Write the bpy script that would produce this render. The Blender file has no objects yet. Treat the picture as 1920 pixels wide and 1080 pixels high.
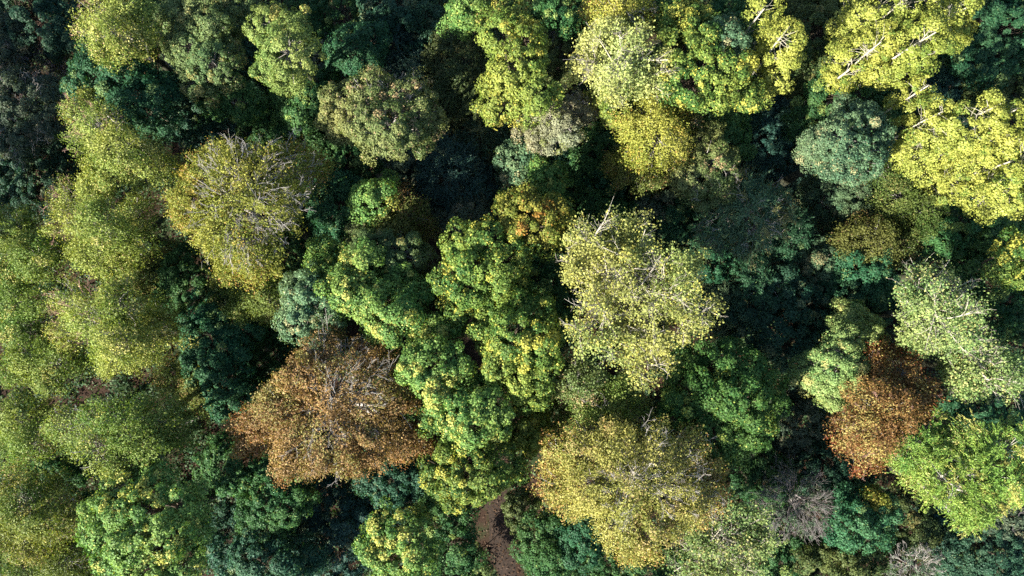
import bpy, math, time
import numpy as np

# ------------------------------------------------------------------ scene, camera
scene = bpy.context.scene
coll = scene.collection
CAM_H = 75.0
HFOV = math.radians(70)
PITCH = math.radians(4.0)
FPX = 960.0 / math.tan(HFOV / 2)          # focal length in pixels of a 1920 wide picture
CP, SP = math.cos(PITCH), math.sin(PITCH)

cam_data = bpy.data.cameras.new("camera")
cam_data.sensor_width = 36.0
cam_data.angle = HFOV
cam_data.clip_start = 0.5
cam_data.clip_end = 3000
cam = bpy.data.objects.new("camera", cam_data)
cam.location = (0, 0, CAM_H)
cam.rotation_euler = (PITCH, 0, 0)
coll.objects.link(cam)
scene.camera = cam


def at(px, py, z):
    """the point of height z that is seen at a pixel of the 1920 x 1080 photograph, and its depth"""
    a, b = (px - 960.0) / FPX, -(py - 540.0) / FPX
    d = np.array([a, b * CP + SP, b * SP - CP])
    t = (z - CAM_H) / d[2]
    return np.array([d[0] * t, d[1] * t, z]), t


# ------------------------------------------------------------------ light
SUN_EL = math.radians(31)
SUN_VEC = np.array([-0.76, -0.65])         # horizontal direction towards the sun
SUN_VEC = SUN_VEC / np.linalg.norm(SUN_VEC)
world = bpy.data.worlds.new("World")
scene.world = world
world.use_nodes = True
wn = world.node_tree
bg = wn.nodes["Background"]
sky = wn.nodes.new("ShaderNodeTexSky")
sky.sky_type = 'NISHITA'
sky.sun_disc = False
sky.sun_elevation = SUN_EL
sky.sun_rotation = math.atan2(SUN_VEC[0], SUN_VEC[1])
sky.air_density = 1.0
sky.dust_density = 0.6
sky.ozone_density = 1.0
wn.links.new(sky.outputs[0], bg.inputs[0])
bg.inputs[1].default_value = 0.080
sl = bpy.data.lights.new("sun", 'SUN')
sl.energy = 5.0
sl.angle = math.radians(0.5)
sl.color = (1.0, 0.95, 0.83)
sun = bpy.data.objects.new("sun", sl)
coll.objects.link(sun)
# a sun lamp shines along its -Z: tilt it from the vertical and turn it towards the sun
sun.rotation_euler = (math.pi / 2 - SUN_EL, 0, math.atan2(SUN_VEC[1], SUN_VEC[0]) + math.pi / 2)
sun.location = (-40, -40, 120)
scene.view_settings.view_transform = 'Standard'
scene.view_settings.look = 'None'
scene.view_settings.exposure = 2.05
scene.view_settings.gamma = 1.0
scene.cycles.use_denoising = False
scene.cycles.pixel_filter_type = 'BLACKMAN_HARRIS'
scene.cycles.filter_width = 1.5
scene.cycles.max_bounces = 6
scene.cycles.diffuse_bounces = 3
scene.cycles.transmission_bounces = 3
scene.cycles.glossy_bounces = 2


# ------------------------------------------------------------------ materials
def new_mat(name):
    m = bpy.data.materials.new(name)
    m.use_nodes = True
    m.node_tree.nodes.clear()
    return m, m.node_tree.nodes, m.node_tree.links


def leaf_material(name, rough, spec, trans):
    m, n, l = new_mat(name)
    out = n.new("ShaderNodeOutputMaterial")
    attr = n.new("ShaderNodeAttribute")
    attr.attribute_name = "leaf_colour"
    p = n.new("ShaderNodeBsdfPrincipled")
    p.inputs["Roughness"].default_value = rough
    p.inputs["Specular IOR Level"].default_value = spec
    t = n.new("ShaderNodeBsdfTranslucent")
    hs = n.new("ShaderNodeMix")
    hs.data_type = 'RGBA'
    hs.blend_type = 'MULTIPLY'
    hs.inputs[0].default_value = 1.0
    hs.inputs[7].default_value = (1.25, 1.3, 0.5, 1)
    mix = n.new("ShaderNodeMixShader")
    mix.inputs[0].default_value = trans
    l.new(attr.outputs["Color"], p.inputs["Base Color"])
    l.new(attr.outputs["Color"], hs.inputs[6])
    l.new(hs.outputs[2], t.inputs["Color"])
    l.new(p.outputs[0], mix.inputs[1])
    l.new(t.outputs[0], mix.inputs[2])
    l.new(mix.outputs[0], out.inputs[0])
    return m


LEAF = leaf_material("leaf", 0.55, 0.15, 0.28)
NEEDLE = leaf_material("needle", 0.55, 0.3, 0.22)


def noise_material(name, c1, c2, scale, rough=0.85, c3=None):
    m, n, l = new_mat(name)
    out = n.new("ShaderNodeOutputMaterial")
    p = n.new("ShaderNodeBsdfPrincipled")
    p.inputs["Roughness"].default_value = rough
    p.inputs["Specular IOR Level"].default_value = 0.25
    tc = n.new("ShaderNodeTexCoord")
    nz = n.new("ShaderNodeTexNoise")
    nz.inputs["Scale"].default_value = scale
    nz.inputs["Detail"].default_value = 6
    nz.inputs["Roughness"].default_value = 0.65
    r = n.new("ShaderNodeValToRGB")
    r.color_ramp.elements[0].position = 0.35
    r.color_ramp.elements[0].color = (*c1, 1)
    r.color_ramp.elements[1].position = 0.65
    r.color_ramp.elements[1].color = (*c2, 1)
    if c3:
        e = r.color_ramp.elements.new(0.5)
        e.color = (*c3, 1)
    b = n.new("ShaderNodeBump")
    b.inputs["Strength"].default_value = 0.5
    b.inputs["Distance"].default_value = 0.05
    l.new(tc.outputs["Object"], nz.inputs["Vector"])
    l.new(nz.outputs["Fac"], r.inputs[0])
    l.new(r.outputs[0], p.inputs["Base Color"])
    l.new(nz.outputs["Fac"], b.inputs["Height"])
    l.new(b.outputs[0], p.inputs["Normal"])
    l.new(p.outputs[0], out.inputs[0])
    return m


BARK = {
    'pale': noise_material("bark_pale", (0.24, 0.21, 0.17), (0.42, 0.38, 0.31), 3.0),
    'white': noise_material("bark_white", (0.25, 0.23, 0.18), (0.44, 0.40, 0.32), 3.0),
    'grey': noise_material("bark_grey", (0.20, 0.18, 0.16), (0.34, 0.31, 0.28), 3.0),
    'pink': noise_material("bark_pink", (0.22, 0.12, 0.09), (0.36, 0.22, 0.17), 3.0),
    'dim': noise_material("bark_dim", (0.10, 0.09, 0.085), (0.19, 0.17, 0.165), 3.0),
    'purple': noise_material("bark_purple", (0.09, 0.075, 0.09), (0.17, 0.14, 0.16), 3.0),
    'trunk_shade': noise_material("bark_trunk_shade", (0.018, 0.020, 0.011), (0.050, 0.050, 0.030), 2.5),  # trunk bark: the deep shade under the crowns is put into its colour
    'brown': noise_material("bark_brown", (0.045, 0.033, 0.024), (0.11, 0.085, 0.06), 3.0),
}


# ------------------------------------------------------------------ mesh helpers
def unit(v):
    return v / np.maximum(np.linalg.norm(v, axis=-1, keepdims=True), 1e-9)


def quad_mesh(name, verts, quads, mat, parent=None, colour=None, smooth=False):
    me = bpy.data.meshes.new(name)
    nv, nf = len(verts), len(quads)
    me.vertices.add(nv)
    me.vertices.foreach_set("co", np.ascontiguousarray(verts, dtype=np.float32).ravel())
    me.loops.add(nf * 4)
    me.loops.foreach_set("vertex_index", np.ascontiguousarray(quads, dtype=np.int32).ravel())
    me.polygons.add(nf)
    me.polygons.foreach_set("loop_start", np.arange(0, nf * 4, 4, dtype=np.int32))
    if smooth:
        me.polygons.foreach_set("use_smooth", np.ones(nf, dtype=bool))
    if colour is not None:
        a = me.attributes.new("leaf_colour", 'FLOAT_COLOR', 'FACE')
        c = np.ones((nf, 4), dtype=np.float32)
        c[:, :3] = colour
        a.data.foreach_set("color", c.ravel())
    me.update(calc_edges=True)
    me.materials.append(mat)
    o = bpy.data.objects.new(name, me)
    coll.objects.link(o)
    if parent is not None:
        o.parent = parent
    return o


def leaf_quads(P, N, T, L, W, rng, fold=0.18):
    """one folded rhombus per leaf"""
    n = len(P)
    N = unit(N)
    u = unit(T - (T * N).sum(1, keepdims=True) * N)
    v = np.cross(N, u)
    L = L[:, None]
    W = W[:, None]
    V = np.empty((n, 4, 3))
    up = N * (W * fold)
    V[:, 0] = P - u * L * 0.5
    V[:, 1] = P + v * W * 0.5 + up - u * L * 0.06
    V[:, 2] = P + u * L * 0.5 - N * L * 0.12
    V[:, 3] = P - v * W * 0.5 + up - u * L * 0.06
    return V


def tubes(lines, radii, sides, rng):
    """lines (m,k,3), radii (m,k) -> verts, quads of m open tubes"""
    m, k, _ = lines.shape
    tg = np.empty_like(lines)
    tg[:, 1:-1] = lines[:, 2:] - lines[:, :-2]
    tg[:, 0] = lines[:, 1] - lines[:, 0]
    tg[:, -1] = lines[:, -1] - lines[:, -2]
    tg = unit(tg)
    ref = np.broadcast_to(np.array([0.31, 0.86, 0.40]), (m, 3)).copy()
    main = unit(lines[:, -1] - lines[:, 0])
    bad = np.abs((ref * main).sum(1)) > 0.9
    ref[bad] = (1, 0, 0)
    u = unit(ref[:, None, :] - (tg * ref[:, None, :]).sum(-1, keepdims=True) * tg)
    v = np.cross(tg, u)
    ang = np.arange(sides) * (2 * math.pi / sides)
    ring = u[:, :, None, :] * np.cos(ang)[None, None, :, None] + v[:, :, None, :] * np.sin(ang)[None, None, :, None]
    V = (lines[:, :, None, :] + ring * radii[:, :, None, None]).reshape(-1, 3)
    i = np.arange(m)[:, None, None] * (k * sides)
    j = np.arange(k - 1)[None, :, None] * sides
    s = np.arange(sides)[None, None, :]
    s2 = (s + 1) % sides
    Q = np.stack([i + j + s, i + j + s2, i + j + sides + s2, i + j + sides + s], -1).reshape(-1, 4)
    return V, Q


class Wood:
    """collects tubes and links them as one mesh"""
    def __init__(self):
        self.V, self.Q, self.n = [], [], 0

    def add(self, lines, radii, sides, rng):
        if len(lines) == 0:
            return
        V, Q = tubes(np.asarray(lines, float), np.asarray(radii, float), sides, rng)
        self.V.append(V)
        self.Q.append(Q + self.n)
        self.n += len(V)

    def build(self, name, mat, parent):
        if not self.V:
            return None
        return quad_mesh(name, np.concatenate(self.V), np.concatenate(self.Q), mat, parent, smooth=True)


def curve_lines(p0, d, L, k, bend, rng):
    """m bent lines with k points from p0 along d"""
    m = len(p0)
    s = np.linspace(0, 1, k)[None, :, None]
    side = rng.normal(size=(m, 3)) * bend
    side2 = rng.normal(size=(m, 3)) * bend * 0.6
    L = L[:, None, None]
    return p0[:, None, :] + d[:, None, :] * s * L + side[:, None, :] * (s ** 2) * L + side2[:, None, :] * np.sin(s * 5.0) * 0.3 * L


def forks(lines, radii, per, frac, spread, k, bend, rng, up=0.0):
    """child lines that fork off parent lines"""
    m, kk, _ = lines.shape
    idx = np.repeat(np.arange(m), per)
    n = len(idx)
    t = rng.uniform(0.25, 0.98, n) * (kk - 1)
    a = np.minimum(t.astype(int), kk - 2)
    f = (t - a)[:, None]
    p0 = lines[idx, a] * (1 - f) + lines[idx, a + 1] * f
    d = unit(lines[idx, a + 1] - lines[idx, a])
    d = unit(d + rng.normal(size=(n, 3)) * spread + np.array([0, 0, up]))
    plen = np.linalg.norm(lines[idx, -1] - lines[idx, 0], axis=1)
    L = plen * frac * rng.uniform(0.6, 1.3, n) * (1.15 - 0.5 * t / (kk - 1))
    ln = curve_lines(p0, d, L, k, bend, rng)
    r0 = (radii[idx, a] * (1 - f[:, 0]) + radii[idx, a + 1] * f[:, 0]) * 0.75
    rr = r0[:, None] * np.linspace(1, 0.45, k)[None, :]
    return ln, np.maximum(rr, 0.007)


# ------------------------------------------------------------------ kinds of tree
# style: how the leaves of one clump lie; rc clump radius; cov clumps per surface; cover leaf area per clump area;
# L, W leaf (or leaf tuft) size; rv vertical / horizontal radius of a lobe; low: lowest clump direction
KINDS = {
    'beech':  dict(style='spray', rc=0.46, cov=1.6, cover=0.80, L=0.145, W=0.095, rv=0.92, low=-0.35, rough=0.26, name='beech_tree', bark='grey', lum=1.15),
    'maple':  dict(style='dome', rc=0.40, cov=1.25, cover=0.95, L=0.165, W=0.125, rv=0.95, low=-0.30, rough=0.30, name='maple_tree', bark='brown'),
    'oak':    dict(style='dome', rc=0.33, cov=1.35, cover=0.95, L=0.145, W=0.10, rv=0.90, low=-0.30, rough=0.27, name='oak_tree', bark='grey'),
    'poplar': dict(style='dome', rc=0.36, cov=1.15, cover=1.10, L=0.145, W=0.12, rv=1.00, low=-0.50, rough=0.42, holes=0.55, hf=2.2, name='poplar_tree', bark='white'),
    'sparse': dict(style='scatter', rc=0.28, cov=1.25, cover=0.36, L=0.160, W=0.120, rv=0.75, low=-0.10, rough=0.22, name='ash_tree', bark='pale'),
    'larch':  dict(style='feather', rc=0.42, cov=1.25, cover=1.25, L=0.19, W=0.05, rv=0.85, low=-0.40, rough=0.38, holes=0.3, hf=1.6, name='larch_tree', bark='grey'),
    'fir':    dict(style='feather', rc=0.45, cov=1.7, cover=1.4, L=0.20, W=0.06, rv=1.10, low=-0.30, rough=0.18, name='conifer_tree', bark='brown'),
    'broad':  dict(style='dome', rc=0.38, cov=1.20, cover=1.15, L=0.17, W=0.12, rv=0.80, low=-0.20, rough=0.24, name='broadleaf_tree', bark='brown'),
    'shrub':  dict(style='dome', rc=0.34, cov=1.10, cover=1.10, L=0.18, W=0.12, rv=0.80, low=-0.10, rough=0.26, name='shrub', bark='brown'),
    'bare':   dict(style='dome', rc=0.18, cov=0.30, cover=0.60, L=0.14, W=0.10, rv=0.85, low=-0.10, rough=0.25, name='bare_tree', bark='dim'),
}

# leaf palettes: two base colours, a third one and how often it comes, the colour of the outer rim and how often
PAL = {
    'beech_olive': ((0.098, 0.132, 0.022), (0.270, 0.270, 0.066), (0.33, 0.30, 0.10), 0.10, (0.25, 0.18, 0.08), 0.18),
    'beech_tan':    ((0.140, 0.142, 0.030), (0.300, 0.268, 0.078), (0.27, 0.21, 0.08), 0.15, (0.29, 0.17, 0.06), 0.35),
    'beech_gold': ((0.130, 0.150, 0.022), (0.280, 0.265, 0.055), (0.30, 0.23, 0.05), 0.10, (0.29, 0.17, 0.05), 0.25),
    'beech_dull':   ((0.092, 0.108, 0.024), (0.165, 0.168, 0.045), (0.19, 0.13, 0.05), 0.08, (0.19, 0.11, 0.05), 0.25),
    'beech_green': ((0.068, 0.112, 0.020), (0.185, 0.215, 0.052), (0.27, 0.26, 0.08), 0.08, (0.20, 0.16, 0.06), 0.15),
    'brown': ((0.125, 0.070, 0.028), (0.255, 0.155, 0.062), (0.19, 0.165, 0.055), 0.35, (0.19, 0.078, 0.028), 0.45),
    'rust': ((0.105, 0.052, 0.020), (0.195, 0.112, 0.036), (0.22, 0.175, 0.055), 0.34, (0.125, 0.040, 0.016), 0.60),
    'orange': ((0.105, 0.130, 0.022), (0.290, 0.240, 0.045), (0.30, 0.16, 0.035), 0.14, (0.07, 0.12, 0.025), 0.35),
    'maple_green':  ((0.045, 0.110, 0.020), (0.115, 0.180, 0.030), (0.30, 0.30, 0.04), 0.12, (0.05, 0.10, 0.02), 0.20),
    'maple_yellow': ((0.050, 0.106, 0.022), (0.185, 0.232, 0.044), (0.37, 0.355, 0.065), 0.26, (0.045, 0.095, 0.025), 0.25),
    'maple_light':  ((0.070, 0.145, 0.034), (0.190, 0.265, 0.062), (0.35, 0.35, 0.085), 0.18, (0.05, 0.11, 0.03), 0.20),
    'maple_deep': ((0.030, 0.080, 0.018), (0.076, 0.130, 0.030), (0.20, 0.24, 0.05), 0.12, (0.03, 0.08, 0.02), 0.20),
    'gold_green': ((0.095, 0.140, 0.024), (0.235, 0.255, 0.050), (0.33, 0.30, 0.055), 0.16, (0.20, 0.16, 0.05), 0.20),
    'oak_grey':     ((0.080, 0.120, 0.042), (0.170, 0.205, 0.075), (0.25, 0.24, 0.09), 0.10, (0.12, 0.12, 0.06), 0.20),
    'oak_blue':     ((0.058, 0.112, 0.058), (0.130, 0.185, 0.088), (0.25, 0.24, 0.12), 0.10, (0.08, 0.11, 0.06), 0.20),
    'oak_light':    ((0.110, 0.160, 0.036), (0.215, 0.250, 0.070), (0.30, 0.28, 0.08), 0.10, (0.10, 0.14, 0.04), 0.20),
    'oak_olive':    ((0.090, 0.118, 0.034), (0.195, 0.195, 0.068), (0.27, 0.20, 0.10), 0.14, (0.09, 0.12, 0.04), 0.20),
    'poplar': ((0.165, 0.185, 0.030), (0.340, 0.335, 0.072), (0.11, 0.16, 0.03), 0.22, (0.20, 0.22, 0.05), 0.20),
    'ash_yellow': ((0.165, 0.178, 0.048), (0.325, 0.312, 0.088), (0.40, 0.37, 0.085), 0.18, (0.31, 0.28, 0.08), 0.20),
    'ash_pale':     ((0.250, 0.250, 0.070), (0.410, 0.395, 0.130), (0.22, 0.22, 0.06), 0.12, (0.40, 0.34, 0.08), 0.30),
    'ash_green':    ((0.115, 0.175, 0.050), (0.250, 0.290, 0.095), (0.34, 0.33, 0.12), 0.14, (0.18, 0.19, 0.06), 0.20),
    'ash_grey':     ((0.165, 0.155, 0.095), (0.285, 0.260, 0.150), (0.16, 0.18, 0.06), 0.20, (0.24, 0.20, 0.11), 0.20),
    'larch_bright': ((0.115, 0.205, 0.030), (0.250, 0.320, 0.058), (0.36, 0.34, 0.09), 0.14, (0.33, 0.31, 0.10), 0.30),
    'larch_teal':   ((0.052, 0.112, 0.058), (0.120, 0.180, 0.078), (0.24, 0.23, 0.08), 0.14, (0.18, 0.17, 0.07), 0.30),
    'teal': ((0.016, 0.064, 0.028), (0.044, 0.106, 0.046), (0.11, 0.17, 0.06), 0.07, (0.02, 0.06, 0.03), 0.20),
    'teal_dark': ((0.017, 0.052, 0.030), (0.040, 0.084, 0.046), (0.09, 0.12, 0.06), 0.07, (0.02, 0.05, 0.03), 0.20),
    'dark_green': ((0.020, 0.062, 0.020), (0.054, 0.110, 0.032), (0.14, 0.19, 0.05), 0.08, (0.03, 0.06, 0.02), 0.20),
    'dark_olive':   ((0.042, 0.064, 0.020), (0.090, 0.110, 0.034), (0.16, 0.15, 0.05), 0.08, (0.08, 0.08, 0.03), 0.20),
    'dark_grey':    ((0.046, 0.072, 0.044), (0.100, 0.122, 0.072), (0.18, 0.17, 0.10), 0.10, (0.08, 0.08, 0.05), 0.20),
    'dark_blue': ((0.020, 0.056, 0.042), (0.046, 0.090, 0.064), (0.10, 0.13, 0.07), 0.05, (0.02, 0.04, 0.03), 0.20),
}


def sphere_dirs(n, low, rng):
    """n spread directions with z > low"""
    i = np.arange(n) + 0.5
    z = 1 - (1 - low) * i / n
    ph = i * 2.399963 + rng.uniform(0, 6.28)
    z = np.clip(z + rng.normal(size=n) * 0.11, low, 1)
    ph = ph + rng.normal(size=n) * 0.55
    r = np.sqrt(np.maximum(1 - z * z, 0))
    return np.stack([r * np.cos(ph), r * np.sin(ph), z], 1)


def set_props(o, label, cat, group):
    o["label"] = label
    o["category"] = cat
    o["group"] = group


def build_tree(idx, kind, pal, H, lobes, label, opt):
    K = dict(KINDS[kind])
    K.update(opt)
    rng = np.random.default_rng(1000 + idx)
    pc = PAL[pal]
    n = len(lobes)
    if 'rs' in K:
        lobes = [(l[0], l[1], l[2] * K['rs']) for l in lobes]
    if kind in ('broad', 'shrub', 'fir'):
        lobes = [(l[0], l[1], l[2] * K.get('fs', 1.25)) for l in lobes]
    lp = np.array([l[:3] for l in lobes], float)
    # ---- lobes in the world
    cx, cy = np.average(lp[:, 0], weights=lp[:, 2] ** 2), np.average(lp[:, 1], weights=lp[:, 2] ** 2)
    ext = max(np.hypot(lp[:, 0] - cx, lp[:, 1] - cy).max(), 1.0) if n > 1 else 1.0
    C = np.zeros((n, 3))
    R = np.zeros(n)
    RV = np.zeros(n)
    drop = K.get('drop', 0.20 if kind == 'beech' else 0.14)             # how much lower the outer lobes stand
    if kind == 'poplar':                   # lobes stacked along an upright stem
        tx, ty = lobes[0][0], lobes[0][1]  # the first lobe is the tip
        tip, _ = at(tx, ty, H)
        gx, _ = at(960, 540 + FPX * math.tan(PITCH), H)
        for i, l in enumerate(lobes):
            best, bz = 1e9, H
            for z in np.linspace(0.40 * H, H, 40):
                w, dep = at(l[0], l[1], z)
                e = np.hypot(*(w[:2] - tip[:2]))
                if e < best - 1e-6:
                    best, bz = e, z
            w, dep = at(l[0], l[1], bz)
            C[i] = w
            R[i] = l[2] / FPX * dep
            RV[i] = R[i] * K['rv']
        base = np.array([tip[0], tip[1], 0.0])
    else:
        for i, l in enumerate(lobes):
            q = math.hypot(l[0] - cx, l[1] - cy) / ext
            h = H * (1 - drop * q * q) + (l[3] if len(l) > 3 else rng.uniform(-0.02, 0.02) * H)
            w, dep = at(l[0], l[1], h)
            r = l[2] / FPX * dep
            rv = min(r * K['rv'], h * 0.5)
            w, dep = at(l[0], l[1], h - rv * 0.8)
            C[i] = w
            C[i, 2] = h - rv
            R[i] = r
            RV[i] = rv
        m = np.average(C, axis=0, weights=R ** 2)
        base = np.array([m[0], m[1], 0.0])
        if 'base' in K:
            base[:2] = at(K['base'][0], K['base'][1], 0)[0][:2]
    root = bpy.data.objects.new(K['name'], None)
    root.empty_display_size = 1.0
    root.location = base
    coll.objects.link(root)
    C = C - base                           # everything below is in the root's space
    set_props(root, label, K.get('cat', 'shrub' if kind == 'shrub' else 'tree'), K.get('group', GROUPS.get(kind, 'trees of the wood')))
    bark = BARK[K['bark']]
    size = float(np.sqrt((R ** 2).sum()))
    main = n
    if kind not in ('poplar', 'sparse', 'bare'):
        e_c, e_r, e_v = [], [], []
        for i in range(n):
            for _ in range(K.get('sub', 3)):
                a = rng.uniform(0, 6.283)
                f = rng.uniform(0.70, 0.98)
                e_c.append(C[i] + np.array([math.cos(a) * R[i] * f, math.sin(a) * R[i] * f, RV[i] * (rng.uniform(-0.5, 0.25) if kind == 'beech' else rng.uniform(-0.25, 0.55))]))
                r = R[i] * rng.uniform(0.28, 0.50)
                e_r.append(r)
                e_v.append(r * K['rv'])
        C = np.concatenate([C, np.array(e_c)])
        R = np.concatenate([R, np.array(e_r)])
        RV = np.concatenate([RV, np.array(e_v)])
        n = len(C)

    # ---- trunk and limbs
    top = C.mean(0)
    wood = Wood()
    if kind == 'poplar':
        k = 9
        zz = np.linspace(0, H + 0.5, k)
        ln = np.zeros((1, k, 3))
        ln[0, :, 2] = zz
        ln[0, 1:, :2] += np.cumsum(rng.normal(size=(k - 1, 2)) * 0.10, axis=0)
        tr = np.linspace(0.19, 0.045, k)[None, :]
        wood.add(ln, tr, 8, rng)
    else:
        zt = max(top[2] * 0.85, 0.5)
        k = 7
        s = np.linspace(0, 1, k)[None, :, None]
        end = np.array([top[0] * 0.6, top[1] * 0.6, zt])
        ln = s * end[None, None, :] + np.sin(s * 3.0) * rng.normal(size=(1, 1, 3)) * np.array([0.25, 0.25, 0])
        r0 = 0.018 * H + 0.03 * size if kind != 'shrub' else 0.06
        tr = r0 * np.linspace(1.0, 0.45, k)[None, :]
        tr[:, 0] *= 1.35
        wood.add(ln, tr, 8, rng)
    trunk_line, trunk_r = ln[0], tr[0]
    limb_lines, limb_r = [], []
    for i in range(n):
        if kind == 'poplar':
            za = np.clip(C[i, 2] - 1.0 - np.hypot(C[i, 0], C[i, 1]) * 1.2, 0.25 * H, 0.90 * H)
        else:
            za = np.clip(C[i, 2] - 0.5 * np.hypot(C[i, 0] - top[0], C[i, 1] - top[1]) - 0.15 * H, 0.30 * zt, 0.97 * zt)
        f = np.interp(za, trunk_line[:, 2], np.arange(len(trunk_line)))
        a = min(int(f), len(trunk_line) - 2)
        p0 = trunk_line[a] * (1 - (f - a)) + trunk_line[a + 1] * (f - a)
        rs = float(np.interp(za, trunk_line[:, 2], trunk_r)) * 0.6
        e = C[i] + np.array([0, 0, RV[i] * 0.25])
        s = np.linspace(0, 1, 6)[:, None]
        mid = np.array([0, 0, -0.12 * np.linalg.norm(e - p0)])
        l6 = p0 * (1 - s) + e * s + np.sin(s * math.pi) * (mid + rng.normal(size=3) * 0.12 * R[i])
        limb_lines.append(l6)
        limb_r.append((0.4 if kind == 'poplar' else 1.0) * rs * np.linspace(1, 0.5, 6))
    limb_lines, limb_r = np.array(limb_lines), np.array(limb_r)
    for i in range(main, n):
        limb_lines[i] = limb_lines[(i - main) // K.get('sub', 3)]
        limb_r[i] = limb_r[(i - main) // K.get('sub', 3)]

    # ---- clumps on the surface of the lobes
    cl_pos, cl_dir, cl_lobe, cl_rim = [], [], [], []
    rc = K['rc']
    for i in range(n):
        area = 2 * math.pi * R[i] * ((R[i] + RV[i]) / 2) * (1 - K['low'])
        m = max(int(area / (math.pi * rc * rc) * K['cov']), 5)
        d = sphere_dirs(m, K['low'], rng)
        wob = 1 + K['rough'] * (rng.normal(size=m) * 0.55 + 0.6 * np.sin(d[:, 0] * 5 + i * 1.7) * np.sin(d[:, 1] * 5 + i) + 0.4 * np.sin(d[:, 2] * 6 + i * 2.2))
        ex = np.array([R[i], R[i], RV[i]])
        p = C[i] + d * ex * (wob * (1 - 0.45 * rc / max(R[i], rc)))[:, None]
        keep = np.ones(m, bool)
        for j in range(n):
            if j != i:
                q = (p - C[j]) / np.array([R[j], R[j], RV[j]])
                keep &= ~((q ** 2).sum(1) < 0.62)
        p, d = p[keep], d[keep]
        nrm = unit(d / ex)
        cl_pos.append(p)
        cl_dir.append(nrm)
        cl_lobe.append(np.full(len(p), i))
    P = np.concatenate(cl_pos)
    D = np.concatenate(cl_dir)
    LB = np.concatenate(cl_lobe)
    net = None
    if kind == 'sparse':                   # limbs fan out from the middle, leaves sit on the outermost forks
        apex = C.mean(0)
        apex[2] = C[:, 2].mean() - 0.10 * H
        for i in range(n):
            e = C[i] + np.array([0, 0, RV[i] * 0.55])
            s = np.linspace(0, 1, 6)[:, None]
            arch = np.array([0, 0, 0.10 * np.linalg.norm(e - apex)])
            limb_lines[i] = apex * (1 - s) + e * s + np.sin(s * math.pi) * (arch + rng.normal(size=3) * 0.25)
            limb_r[i] = np.linspace(0.11, 0.045, 6)
        l2, r2 = forks(limb_lines, limb_r, K.get('f2', 12), 0.0, 0.5, 5, 0.22, rng)
        own2 = np.repeat(np.arange(n), K.get('f2', 12))
        d2 = rng.normal(size=(len(l2), 3)) * np.array([1, 1, 0.35]) + unit(limb_lines[own2, -1] - limb_lines[own2, 0]) * 0.9
        l2 = curve_lines(l2[:, 0], unit(d2 + np.array([0, 0, 0.12])), R[own2] * rng.uniform(0.7, 1.45, len(l2)), 5, 0.22, rng)
        r2 = 0.048 * np.linspace(1, 0.5, 5)[None, :] * rng.uniform(0.7, 1.2, (len(l2), 1))
        l3, r3 = forks(l2, r2, 6, 0.50, 0.55, 4, 0.22, rng, 0.12)
        own3 = np.repeat(own2, 6)
        l4, r4 = forks(l3, r3, 3, 0.55, 0.55, 3, 0.2, rng, 0.12)
        own4 = np.repeat(own3, 3)
        net = (l2, r2, own2, l3, r3, own3, l4, r4, own4)
        sh = rng.uniform(size=len(P)) < K.get('shell', 0.22)
        P = np.concatenate([l4[:, -1], l3[:, -1], P[sh]])
        LB = np.concatenate([own4, own3, LB[sh]])
        inside = np.zeros(len(P), bool)
        for j in range(n):
            q = (P - C[j]) / R[j]
            inside |= (q[:, 0] ** 2 + q[:, 1] ** 2) < 1.35
        g = np.sin(P[:, 0] * 1.7 + idx) + np.sin(P[:, 1] * 1.9 + 1.3 * idx) + np.sin((P[:, 0] - P[:, 1]) * 0.9)
        inside &= rng.uniform(size=len(P)) < np.clip(0.72 + 0.24 * g, 0.15, 1.0) * K.get('leafy', 1.0)
        ad = np.hypot(P[:, 0] - apex[0], P[:, 1] - apex[1]) / max(np.hypot(C[:, 0] - apex[0], C[:, 1] - apex[1]).max(), 0.5)
        inside &= rng.uniform(size=len(P)) < np.clip(0.22 + 1.5 * ad, 0, 1)
        P, LB = P[inside], LB[inside]
        D = unit(P - C[LB] + np.array([0, 0, 1.2]))
    keep = P[:, 2] > 0.25
    P, D, LB = P[keep], D[keep], LB[keep]
    if kind == 'poplar':                   # the stem stands free of leaves on its inner side, towards the camera
        cd = unit(-base[:2][None])[0]
        along, lat = P[:, :2] @ cd, np.abs(P[:, 0] * cd[1] - P[:, 1] * cd[0])
        off = (along > -0.2) & (lat < 0.42) & (P[:, 2] > 0.70 * H) & (rng.uniform(size=len(P)) < 0.85)
        P, D, LB = P[~off], D[~off], LB[~off]
    if K.get('holes'):                     # thin the crown in irregular patches
        hf = K.get('hf', 1.0)
        g = np.sin(P[:, 0] * 1.9 * hf + idx) + np.sin(P[:, 1] * 2.1 * hf + 1.3 * idx) + np.sin((P[:, 0] + P[:, 1]) * 1.1 * hf + P[:, 2] * 1.7)
        keep = rng.uniform(size=len(P)) > K['holes'] * np.clip(0.5 + 0.5 * g, 0, 1.4)
        P, D, LB = P[keep], D[keep], LB[keep]
    nc = len(P)
    ctr = np.average(C, axis=0, weights=R ** 2)
    rad = P - ctr
    out = unit(rad * np.array([1, 1, 0.3]))
    rr = np.hypot(rad[:, 0], rad[:, 1])
    rim = np.clip((rr / max(rr.max(), 0.1) - 0.62) / 0.38, 0, 1) * np.clip(1.0 - D[:, 2], 0, 1)

    # ---- branches from the limbs to the clumps
    br_lines, br_r = np.zeros((0, 4, 3)), np.zeros((0, 4))
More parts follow.
